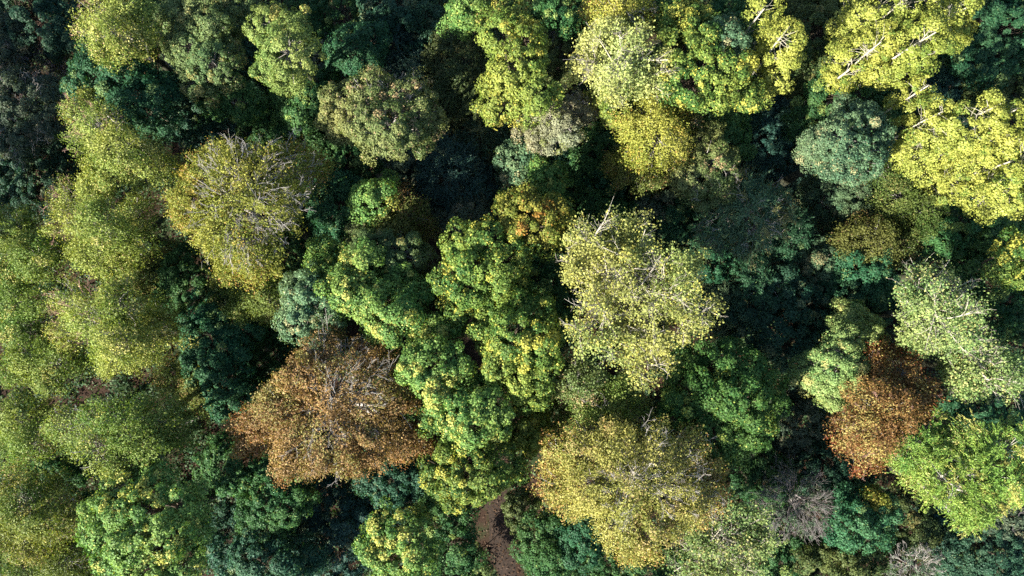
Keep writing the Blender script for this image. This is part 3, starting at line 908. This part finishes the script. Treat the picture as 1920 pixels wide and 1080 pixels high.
T('broad', 'dark_green', 14, [(1030, 492, 38), (1020, 540, 38), (1052, 555, 28), (1040, 590, 22)],
  "dark green tree in the cleft between the two yellow green maples and the biggest ash")
T('fir', 'dark_blue', 15, [(852, 342, 50), (822, 332, 36), (880, 362, 38), (840, 375, 34)],
  "blue black fir in the shade above the grey olive low tree")
T('broad', 'dark_grey', 12, [(762, 318, 34), (800, 302, 30), (735, 320, 26)],
  "grey green shaded tree beneath the big grey olive oak")
T('broad', 'dark_green', 12, [(650, 312, 48), (690, 302, 38), (720, 300, 28)],
  "dark green tree east of the bare headed beech")
T('maple', 'teal', 15, [(612, 362, 34), (632, 402, 34), (652, 345, 25), (600, 392, 24), (622, 432, 34), (650, 375, 26)],
  "mid teal green maple touching the eastern rim of the bare headed beech", lum=1.2)
T('maple', 'maple_light', 19, [(700, 372, 34), (722, 352, 24), (690, 402, 25), (682, 385, 26)],
  "fresh light green maple north of the brownish olive beech")
T('beech', 'beech_dull', 20, [(762, 400, 38), (742, 440, 42), (722, 412, 28), (782, 422, 28)],
  "brownish olive beech in the middle among green maples", lum=0.8)
T('oak', 'dark_grey', 14, [(880, 398, 34), (850, 412, 32), (905, 412, 25), (832, 425, 20)],
  "grey olive low tree behind the bright yellow topped maple")
T('oak', 'oak_grey', 20, [(680, 440, 30), (702, 470, 38), (750, 482, 48), (782, 492, 34), (670, 465, 24)],
  "grey green oak in the middle between bright maples", lum=0.8)
T('maple', 'maple_light', 22, [(682, 492, 34), (650, 482, 20), (660, 510, 28)],
  "small bright lime maple in front of the grey green middle oak")
T('maple', 'maple_light', 20, [(618, 478, 30), (608, 505, 26), (640, 520, 32)],
  "light green maple at the brink of the black gap")
T('oak', 'oak_blue', 21, [(580, 560, 42), (562, 600, 38), (602, 610, 38), (622, 580, 28), (555, 540, 26), (590, 525, 25)],
  "silvery blue green oak at the upper side of the brown beech", lum=1.2)
T('maple', 'maple_light', 22, [(650, 545, 36), (640, 575, 24), (628, 530, 22)],
  "light green maple squeezed between the silvery oak and the round lit maple")
T('maple', 'maple_light', 23, [(728, 590, 44), (702, 562, 34), (750, 532, 38), (772, 560, 32), (722, 612, 34), (775, 590, 24), (700, 535, 30)],
  "round light maple with a bright lower lip above the brown beech")
T('maple', 'maple_light', 23, [(800, 622, 34), (830, 622, 28), (800, 680, 40), (838, 682, 34), (810, 722, 40), (780, 692, 28), (822, 760, 36), (800, 765, 25)],
  "long light green maple along the western side of the path")
T('maple', 'maple_light', 23, [(890, 728, 30), (872, 772, 38), (918, 765, 36), (930, 792, 28), (890, 800, 38), (852, 795, 25)],
  "yellow dappled maple at the bend of the path")
T('maple', 'maple_yellow', 21, [(880, 872, 54), (832, 882, 40), (930, 862, 44), (860, 912, 36), (910, 902, 34), (818, 910, 22), (955, 875, 24)],
  "deep green maple arching over the path above the sunlit dirt", lum=0.85)
T('maple', 'maple_yellow', 23, [(870, 462, 38), (912, 452, 40), (950, 472, 38), (880, 512, 48), (930, 512, 44), (850, 525, 34), (868, 560, 34), (855, 580, 22), (968, 500, 20)],
  "yellow topped maple at the northern end of the path")
T('maple', 'maple_yellow', 23, [(930, 582, 34), (970, 572, 40), (1010, 592, 34), (920, 622, 34), (960, 632, 44), (1010, 642, 40), (1038, 622, 24), (940, 682, 34), (980, 692, 44), (1018, 692, 28), (990, 730, 34), (950, 715, 25)],
  "largest yellow green maple, east of the path")
T('maple', 'gold_green', 18, [(980, 792, 42), (1002, 762, 30), (962, 820, 28), (1010, 820, 28)],
  "low golden green maple between the path maples and the huge tan beech", lum=0.85)
T('beech', 'oak_olive', 20, [(1080, 702, 38), (1100, 732, 38), (1060, 722, 28), (1085, 765, 25)],
  "grey olive twiggy tree wedged between the biggest ash and the path maple", tw=2.5, twbark='grey', twlen=0.8)
T('beech', 'beech_green', 19, [(1160, 742, 38), (1182, 772, 38), (1122, 775, 36), (1065, 785, 28)],
  "olive beech in the seam between the biggest ash and the huge tan beech")
T('beech', 'beech_gold', 24, [(390, 332, 48), (440, 322, 54), (500, 322, 50), (550, 312, 44), (590, 322, 28), (372, 390, 48), (430, 392, 58), (490, 390, 54), (540, 370, 38), (402, 432, 40), (460, 450, 50), (510, 432, 44), (430, 500, 28), (480, 482, 44), (350, 372, 36)],
  "big yellow beech with a bare pale headed top of branching twigs", tw=3.0, twbark='grey', twr=0.036, twat=[(480, 325, 85), (470, 400, 60)], lum=0.95, drift=0.5)
T('beech', 'beech_green', 16, [(470, 525, 42), (502, 560, 40), (430, 545, 33), (542, 540, 34), (450, 575, 28)],
  "shaded olive green tree at the southern foot of the bare headed beech", lum=0.85)
T('broad', 'dark_green', 11, [(340, 512, 42), (372, 560, 44), (325, 545, 28), (400, 520, 26)],
  "dark green low tree in the cleft west of the bare headed beech's foot")
T('broad', 'teal', 14, [(392, 600, 38), (402, 642, 44), (440, 622, 38), (410, 702, 40), (430, 742, 36), (385, 670, 28), (450, 580, 28)],
  "tall leafy teal green thicket tree running down beside the brown beech", lum=1.1)
T('broad', 'dark_green', 9, [(490, 662, 44), (500, 712, 42), (530, 640, 28), (470, 740, 30)],
  "dark green shaded tree touching the brown beech's western side", lum=0.9)
T('shrub', 'dark_green', 5, [(592, 445, 28), (575, 480, 28), (565, 430, 20)],
  "dark shrub in the black gap east of the bare headed beech")

# --- brown beech and the south
T('beech', 'brown', 23, [(612, 662, 44), (660, 672, 44), (702, 692, 38), (562, 702, 38), (620, 732, 58), (682, 742, 58), (740, 760, 42), (522, 762, 42), (492, 792, 38), (552, 812, 48), (622, 812, 58), (690, 822, 48), (757, 822, 36), (785, 832, 22), (542, 862, 38), (602, 862, 34), (652, 862, 28), (472, 832, 28), (450, 802, 20)],
  "big copper brown beech with grey branches showing through", tw=2.2, twbark='grey', twr=0.032, twat=[(620, 680, 60), (640, 770, 70), (600, 810, 40)], drift=0.5)
T('shrub', 'dark_grey', 9, [(428, 762, 24), (440, 775, 18)],
  "small purplish shrub at the western point of the copper brown beech")
T('maple', 'maple_light', 19, [(732, 675, 22), (720, 690, 15)],
  "tiny light green maple head between the copper beech and the long path maple")
T('broad', 'dark_green', 13, [(440, 872, 42), (422, 842, 28), (480, 862, 33), (405, 880, 25)],
  "green tree at the south western foot of the copper brown beech", lum=1.2)
T('broad', 'dark_green', 14, [(530, 912, 42), (500, 932, 38), (558, 922, 22), (502, 972, 38), (535, 955, 28)],
  "leafy green tree with lit tips directly below the copper brown beech", lum=1.2)
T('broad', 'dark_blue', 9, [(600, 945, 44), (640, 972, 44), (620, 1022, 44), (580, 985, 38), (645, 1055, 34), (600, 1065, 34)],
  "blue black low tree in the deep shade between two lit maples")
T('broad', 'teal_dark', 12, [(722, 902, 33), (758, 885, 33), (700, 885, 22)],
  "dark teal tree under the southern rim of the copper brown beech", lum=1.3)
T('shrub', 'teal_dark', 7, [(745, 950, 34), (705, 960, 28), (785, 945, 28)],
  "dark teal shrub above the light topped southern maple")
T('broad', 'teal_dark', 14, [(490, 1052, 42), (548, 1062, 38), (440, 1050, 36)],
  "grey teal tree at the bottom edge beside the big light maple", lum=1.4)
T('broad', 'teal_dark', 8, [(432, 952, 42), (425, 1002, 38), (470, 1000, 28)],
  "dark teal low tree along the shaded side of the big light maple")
T('maple', 'maple_light', 23, [(230, 962, 44), (282, 952, 48), (330, 955, 40), (250, 1012, 48), (310, 1002, 48), (360, 992, 34), (198, 1002, 38), (280, 1052, 48), (340, 1052, 38), (212, 1052, 34), (290, 912, 36), (228, 922, 30), (370, 932, 30), (180, 962, 28)],
  "big light green maple of the lower western corner with creamy tops", tw=0.6, twbark='grey', twat=[(360, 990, 30), (370, 930, 30)])
T('maple', 'maple_light', 20, [(740, 992, 38), (780, 1002, 30), (722, 1032, 38), (770, 1042, 44), (698, 1012, 25), (750, 1072, 34), (800, 1030, 20), (790, 975, 20)],
  "light topped maple with a bare grey bough at the bottom edge", tw=0.8, twbark='grey', twat=[(785, 990, 30)])
T('broad', 'dark_green', 12, [(838, 980, 42), (858, 1022, 40), (842, 1062, 42), (818, 950, 28)],
  "low bright green thicket tree west of the sunlit path", lum=1.1, fs=1.0)
T('shrub', 'dark_olive', 4, [(898, 1060, 24), (888, 1035, 20)],
  "olive bramble shrub at the path's western verge", lum=1.5, fs=0.9)
T('shrub', 'dark_olive', 5, [(978, 950, 32), (972, 918, 26), (985, 985, 25)],
  "dark olive shrub at the path's eastern verge", fs=0.9)
T('broad', 'dark_green', 11, [(1012, 1002, 38), (1030, 1042, 42), (1062, 1055, 34), (992, 1030, 26)],
  "fresh green low tree east of the sunlit path", lum=1.15, fs=1.0)
T('broad', 'teal', 12, [(1098, 990, 26), (1092, 1022, 33), (1075, 960, 18)],
  "teal low tree in the notch of the huge tan beech")
T('broad', 'dark_green', 10, [(1150, 1062, 38), (1205, 1068, 38), (1245, 1055, 28), (1110, 1060, 28)],
  "dark green tree at the bottom edge under the huge tan beech")
T('beech', 'beech_tan', 24, [(1050, 852, 38), (1100, 842, 48), (1160, 842, 48), (1220, 842, 48), (1280, 852, 44), (1318, 882, 38), (1050, 912, 36), (1110, 912, 48), (1180, 912, 58), (1250, 912, 58), (1310, 932, 44), (1160, 982, 48), (1220, 992, 52), (1280, 962, 38), (1062, 950, 25), (1190, 1028, 24)],
  "huge tan yellow beech with pale twigs, south of the biggest ash", tw=2.6, twbark='grey', twr=0.032, twat=[(1250, 850, 70), (1180, 910, 50), (1310, 930, 40)], drift=0.5)
T('maple', 'maple_deep', 21, [(1282, 702, 44), (1340, 682, 48), (1400, 702, 44), (1430, 732, 38), (1380, 752, 54), (1310, 752, 54), (1280, 792, 38), (1340, 802, 48), (1400, 802, 44), (1350, 838, 30), (1440, 762, 28)],
  "deep green round maple between the biggest ash and the huge tan beech", lum=1.1)
T('fir', 'oak_blue', 13, [(1350, 572, 30), (1365, 602, 25)],
  "small blue teal conifer at the eastern rim of the biggest ash", lum=0.8)
T('broad', 'teal_dark', 14, [(1422, 600, 48), (1482, 572, 48), (1462, 622, 44), (1530, 565, 48), (1402, 555, 34), (1480, 660, 34)],
  "wide dark teal thicket tree north of the deep green maple", lum=1.0)
T('broad', 'teal', 14, [(1600, 562, 42), (1642, 562, 34), (1570, 545, 28)],
  "dark teal tree between the thicket and the pale green ash", lum=0.8)
T('sparse', 'ash_green', 23, [(1740, 532, 38), (1780, 552, 44), (1712, 562, 33), (1750, 592, 48), (1808, 602, 38), (1702, 612, 28), (1790, 640, 44), (1732, 632, 28)],
  "pale green ash with cream twigs, upper of two near the eastern edge")
T('sparse', 'ash_green', 21, [(1800, 682, 38), (1850, 672, 38), (1880, 692, 34), (1850, 712, 38), (1778, 672, 24), (1902, 722, 30), (1815, 720, 28)],
  "pale green ash with grey bare branch ends, lower of two near the eastern edge")
T('oak', 'ash_green', 19, [(1602, 612, 38), (1620, 642, 33), (1572, 682, 44), (1530, 700, 38), (1600, 692, 38), (1562, 722, 38), (1582, 742, 28), (1590, 640, 30)],
  "pale green oak touching the rust red beech on its western side", cover=1.1)
T('beech', 'rust', 23, [(1650, 692, 33), (1692, 702, 38), (1722, 742, 33), (1640, 752, 38), (1682, 772, 44), (1622, 802, 44), (1592, 812, 33), (1630, 852, 33), (1652, 822, 33), (1740, 770, 15), (1622, 872, 18), (1655, 665, 18)],
  "rust red beech in the east with an amber middle", tw=0.8, twbark='pink', drift=0.3)
T('broad', 'teal', 13, [(1832, 762, 36), (1880, 772, 42), (1800, 752, 26), (1902, 822, 30)],
  "dark teal tree between the lower pale green ash and the bright larches", lum=0.9)
T('larch', 'larch_bright', 22, [(1702, 812, 34), (1738, 802, 38), (1722, 850, 38), (1692, 852, 25), (1720, 885, 25), (1765, 830, 30)],
  "bright lime larch touching the rust red beech, with a creamy western side")
T('larch', 'larch_bright', 23, [(1780, 862, 44), (1792, 912, 44), (1822, 948, 34), (1812, 978, 18), (1758, 900, 28), (1830, 890, 38), (1862, 928, 36)],
  "bright lime larch at the southern point of the larch clump")
T('larch', 'larch_bright', 23, [(1850, 838, 42), (1892, 842, 42), (1858, 880, 42), (1902, 892, 38), (1902, 930, 25), (1815, 820, 28)],
  "bright lime larch of the clump nearest the eastern edge")
T('broad', 'dark_grey', 9, [(1450, 832, 38), (1490, 802, 42), (1452, 785, 30), (1510, 765, 34), (1530, 815, 30)],
  "dark olive grey tree between the deep green maple and the rust red beech", lum=0.85)
T('bare', 'dark_grey', 12, [(1490, 942, 56), (1530, 958, 38), (1460, 905, 34)],
  "leafless grey tree with fine radiating twigs in the shade", tw=8, twbark='dim', twlow=0.0, twr=0.028, twf=5, lum=0.8)
T('broad', 'teal_dark', 9, [(1542, 880, 42), (1570, 862, 30), (1510, 870, 26)],
  "dark teal tree beneath the rust red beech", lum=0.9)
T('maple', 'teal', 14, [(1612, 990, 38), (1642, 962, 33), (1602, 942, 28), (1585, 1002, 28), (1650, 1000, 20)],
  "teal green maple with lit leaves south of the rust red beech", lum=1.25)
T('shrub', 'orange', 14, [(1642, 938, 14), (1632, 925, 12)],
  "small orange tinted sapling at the head of the lit teal maple")
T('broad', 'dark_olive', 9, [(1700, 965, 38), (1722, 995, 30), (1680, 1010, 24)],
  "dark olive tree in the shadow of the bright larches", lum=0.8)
T('broad', 'dark_blue', 8, [(1755, 940, 46), (1730, 915, 34), (1780, 985, 36)],
  "blue black low tree along the larch clump's shaded edge", lum=1.1)
T('broad', 'teal_dark', 10, [(1850, 1035, 46), (1882, 1012, 33), (1800, 1035, 42), (1905, 1055, 30)],
  "teal tree in the lower eastern corner", lum=1.0)
T('broad', 'dark_grey', 10, [(1892, 968, 33), (1862, 992, 24), (1912, 990, 25)],
  "brown grey low tree at the eastern edge below the larches", tw=1.5, twbark='dim', lum=0.8)
T('bare', 'dark_grey', 12, [(1710, 1062, 36), (1738, 1045, 22), (1690, 1075, 24)],
  "small leafless ashen tree at the bottom edge", tw=10, twbark='grey', twlow=0.0, twr=0.028, twf=5)
T('broad', 'dark_olive', 11, [(1630, 1065, 33), (1592, 1062, 25), (1540, 1062, 33)],
  "olive low tree at the bottom edge beside the small ashen bare one", lum=1.1)
T('broad', 'dark_green', 9, [(1482, 1010, 42), (1462, 1060, 38), (1500, 1050, 30)],
  "dark green low tree below the leafless grey radiating one", lum=0.9)
T('sparse', 'ash_green', 18, [(1400, 962, 42), (1392, 1002, 42), (1422, 1022, 28), (1352, 1042, 46), (1330, 1012, 38), (1310, 1062, 38), (1400, 1062, 42), (1262, 1068, 36), (1370, 980, 25)],
  "thin leaved olive green ash at the bottom edge beside the huge tan beech", lum=0.85)
T('broad', 'dark_green', 10, [(1402, 892, 28), (1440, 900, 38), (1420, 865, 28), (1440, 1000, 20)],
  "dark shaded tree in the black cleft east of the huge tan beech", lum=0.9)

# --- beyond the western edge: they shade the north western corner
T('beech', 'beech_olive', 26, [(-420, 420, 70), (-380, 370, 55), (-460, 470, 55), (-400, 500, 55)],
  "tall olive beech out beyond the western edge, first of three")
T('beech', 'beech_green', 26, [(-430, 250, 70), (-390, 200, 55), (-460, 300, 55)],
  "tall green beech out beyond the western edge in the middle of three")
T('beech', 'beech_green', 26, [(-400, 590, 60), (-440, 640, 50), (-440, 560, 50)],
  "tall green beech out beyond the western edge, southernmost of three")


# ------------------------------------------------------------------ ground
def ground_material():
    m, n, l = new_mat("leaf_litter")
    out = n.new("ShaderNodeOutputMaterial")
    p = n.new("ShaderNodeBsdfPrincipled")
    p.inputs["Roughness"].default_value = 0.9
    p.inputs["Specular IOR Level"].default_value = 0.15
    tc = n.new("ShaderNodeTexCoord")
    a = n.new("ShaderNodeTexNoise")
    a.inputs["Scale"].default_value = 0.35
    a.inputs["Detail"].default_value = 5
    b = n.new("ShaderNodeTexNoise")
    b.inputs["Scale"].default_value = 7.0
    b.inputs["Detail"].default_value = 8
    b.inputs["Roughness"].default_value = 0.75
    r1 = n.new("ShaderNodeValToRGB")
    r1.color_ramp.elements[0].color = (0.020, 0.010, 0.007, 1)
    r1.color_ramp.elements[1].color = (0.050, 0.030, 0.018, 1)
    r1.color_ramp.elements[0].position = 0.35
    r1.color_ramp.elements[1].position = 0.72
    r2 = n.new("ShaderNodeValToRGB")
    r2.color_ramp.elements[0].color = (0.012, 0.022, 0.008, 1)
    r2.color_ramp.elements[1].color = (0.035, 0.055, 0.018, 1)
    r2.color_ramp.elements[0].position = 0.35
    r2.color_ramp.elements[1].position = 0.7
    r3 = n.new("ShaderNodeValToRGB")
    r3.color_ramp.elements[0].position = 0.48
    r3.color_ramp.elements[1].position = 0.62
    mx = n.new("ShaderNodeMix")
    mx.data_type = 'RGBA'
    bp = n.new("ShaderNodeBump")
    bp.inputs["Strength"].default_value = 0.8
    bp.inputs["Distance"].default_value = 0.12
    for t in (a, b):
        l.new(tc.outputs["Object"], t.inputs["Vector"])
    l.new(b.outputs["Fac"], r1.inputs[0])
    l.new(b.outputs["Fac"], r2.inputs[0])
    l.new(a.outputs["Fac"], r3.inputs[0])
    l.new(r3.outputs[0], mx.inputs[0])
    l.new(r1.outputs[0], mx.inputs[6])
    l.new(r2.outputs[0], mx.inputs[7])
    l.new(mx.outputs[2], p.inputs["Base Color"])
    l.new(b.outputs["Fac"], bp.inputs["Height"])
    l.new(bp.outputs[0], p.inputs["Normal"])
    l.new(p.outputs[0], out.inputs[0])
    return m


g = quad_mesh("ground", np.array([(-900, -900, 0), (900, -900, 0), (900, 900, 0), (-900, 900, 0)], float), np.array([[0, 1, 2, 3]]), ground_material())
g["kind"] = "structure"

PATH_PX = [(972, 1190), (958, 1110), (948, 1060), (937, 1000), (930, 950), (925, 900), (930, 840), (936, 780), (922, 715), (892, 670), (868, 620), (850, 575), (835, 530), (815, 470), (800, 400)]
PATH = np.array([at(x, y, 0)[0] for x, y in PATH_PX])


def path_mesh():
    tt = np.linspace(0, len(PATH) - 1, 140)
    c = np.stack([np.interp(tt, np.arange(len(PATH)), PATH[:, k]) for k in range(3)], 1)
    ker = np.ones(9) / 9
    for k in (0, 1):
        c[4:-4, k] = np.convolve(c[:, k], ker, 'valid')
    d = unit(np.gradient(c, axis=0))
    s = np.stack([-d[:, 1], d[:, 0], d[:, 2] * 0], 1)
    rng = np.random.default_rng(5)
    w = 1.10 + 0.18 * np.sin(tt * 3.1) + rng.normal(size=len(tt)) * 0.06
    cols = np.linspace(-1, 1, 7)
    V = []
    for q in cols:
        p = c + s * (w * q)[:, None]
        p[:, 2] = 0.02 + 0.05 * (1 - q * q) * (1 if abs(q) < 0.99 else 0) - 0.03 * math.exp(-((abs(q) - 0.55) / 0.2) ** 2)
        p[:, 2] = np.maximum(p[:, 2], 0.006)
        V.append(p)
    V = np.stack(V, 1)
    n, k = V.shape[:2]
    i = np.arange(n - 1)[:, None] * k
    j = np.arange(k - 1)[None, :]
    Q = np.stack([i + j, i + j + 1, i + j + 1 + k, i + j + k], -1).reshape(-1, 4)[:, ::-1]
    return V.reshape(-1, 3), Q


pv, pq = path_mesh()
pth = quad_mesh("dirt_path", pv, pq, noise_material("trodden_earth", (0.014, 0.009, 0.006), (0.040, 0.024, 0.016), 4.5, 0.9, (0.024, 0.015, 0.010)), smooth=True)
pth["kind"] = "structure"


def path_dist(P):
    d = np.full(len(P), 1e9)
    for a, b in zip(PATH[:-1], PATH[1:]):
        ab = (b - a)[:2]
        t = np.clip(((P[:, :2] - a[:2]) @ ab) / (ab @ ab), 0, 1)
        q = a[:2] + t[:, None] * ab
        d = np.minimum(d, np.linalg.norm(P[:, :2] - q, axis=1))
    return d


# ------------------------------------------------------------------ undergrowth and fallen leaves, past counting
rng = np.random.default_rng(77)
m = 9000
mp = np.stack([rng.uniform(-66, 66, m), rng.uniform(-40, 44, m), np.zeros(m)], 1)
patch = np.sin(mp[:, 0] * 0.33 + 1) + np.sin(mp[:, 1] * 0.41) + np.sin((mp[:, 0] - mp[:, 1]) * 0.23 + 2)
keep = (path_dist(mp) > 1.9) & (patch > -9)
mp = mp[keep]
mr = rng.uniform(0.4, 1.3, len(mp))
cnt = (48 * mr ** 2 + 8).astype(int)
cid = np.repeat(np.arange(len(mp)), cnt)
N = len(cid)
s = unit(rng.normal(size=(N, 3)))
s[:, 2] = np.abs(s[:, 2])
q = mp[cid] + s * (mr[cid] * rng.uniform(0.6, 1.05, N))[:, None] * np.array([1, 1, 0.9])
q[:, 2] += 0.08
nm = s * 0.5 + np.array([0, 0, 0.6]) + rng.normal(size=(N, 3)) * 0.5
sz = rng.uniform(0.7, 1.4, N)
V = leaf_quads(q, nm, s + rng.normal(size=(N, 3)) * 0.8, 0.24 * sz, 0.17 * sz, rng)
t = np.clip(rng.uniform(size=len(mp))[cid] + rng.normal(size=N) * 0.2, 0, 1)[:, None]
col = np.array([0.020, 0.052, 0.022]) * (1 - t) + np.array([0.055, 0.090, 0.034]) * t
col = col * np.exp(rng.normal(size=(N, 1)) * 0.25)
ug = quad_mesh("undergrowth", V.reshape(-1, 3), np.arange(N * 4).reshape(N, 4), LEAF, colour=col)
ug["kind"] = "stuff"

N = 110000
q = np.stack([rng.uniform(-64, 64, N), rng.uniform(-38, 42, N), rng.uniform(0.02, 0.09, N)], 1)
pd = path_dist(q)
q = q[(pd > 1.0) | (rng.uniform(size=N) < 0.8)]
N = len(q)
q[:, 2] += np.where(path_dist(q) < 1.5, 0.06, 0.0)
nm = np.array([0, 0, 1.0]) + rng.normal(size=(N, 3)) * 0.35
sz = rng.uniform(0.6, 1.3, N)
V = leaf_quads(q, nm, rng.normal(size=(N, 3)), 0.19 * sz, 0.13 * sz, rng)
t = rng.uniform(size=(N, 1))
col = np.array([0.040, 0.020, 0.012]) * (1 - t) + np.array([0.105, 0.060, 0.032]) * t
fl = quad_mesh("fallen_leaves", V.reshape(-1, 3), np.arange(N * 4).reshape(N, 4), LEAF, colour=col)
fl["kind"] = "stuff"

# ------------------------------------------------------------------ the wood
t0 = time.time()
for i, (kind, pal, H, lobes, label, opt) in enumerate(TREES):
    build_tree(i, kind, pal, H, lobes, label, opt)
_N = sum(len(o.data.polygons) for o in coll.objects if o.type == "MESH")
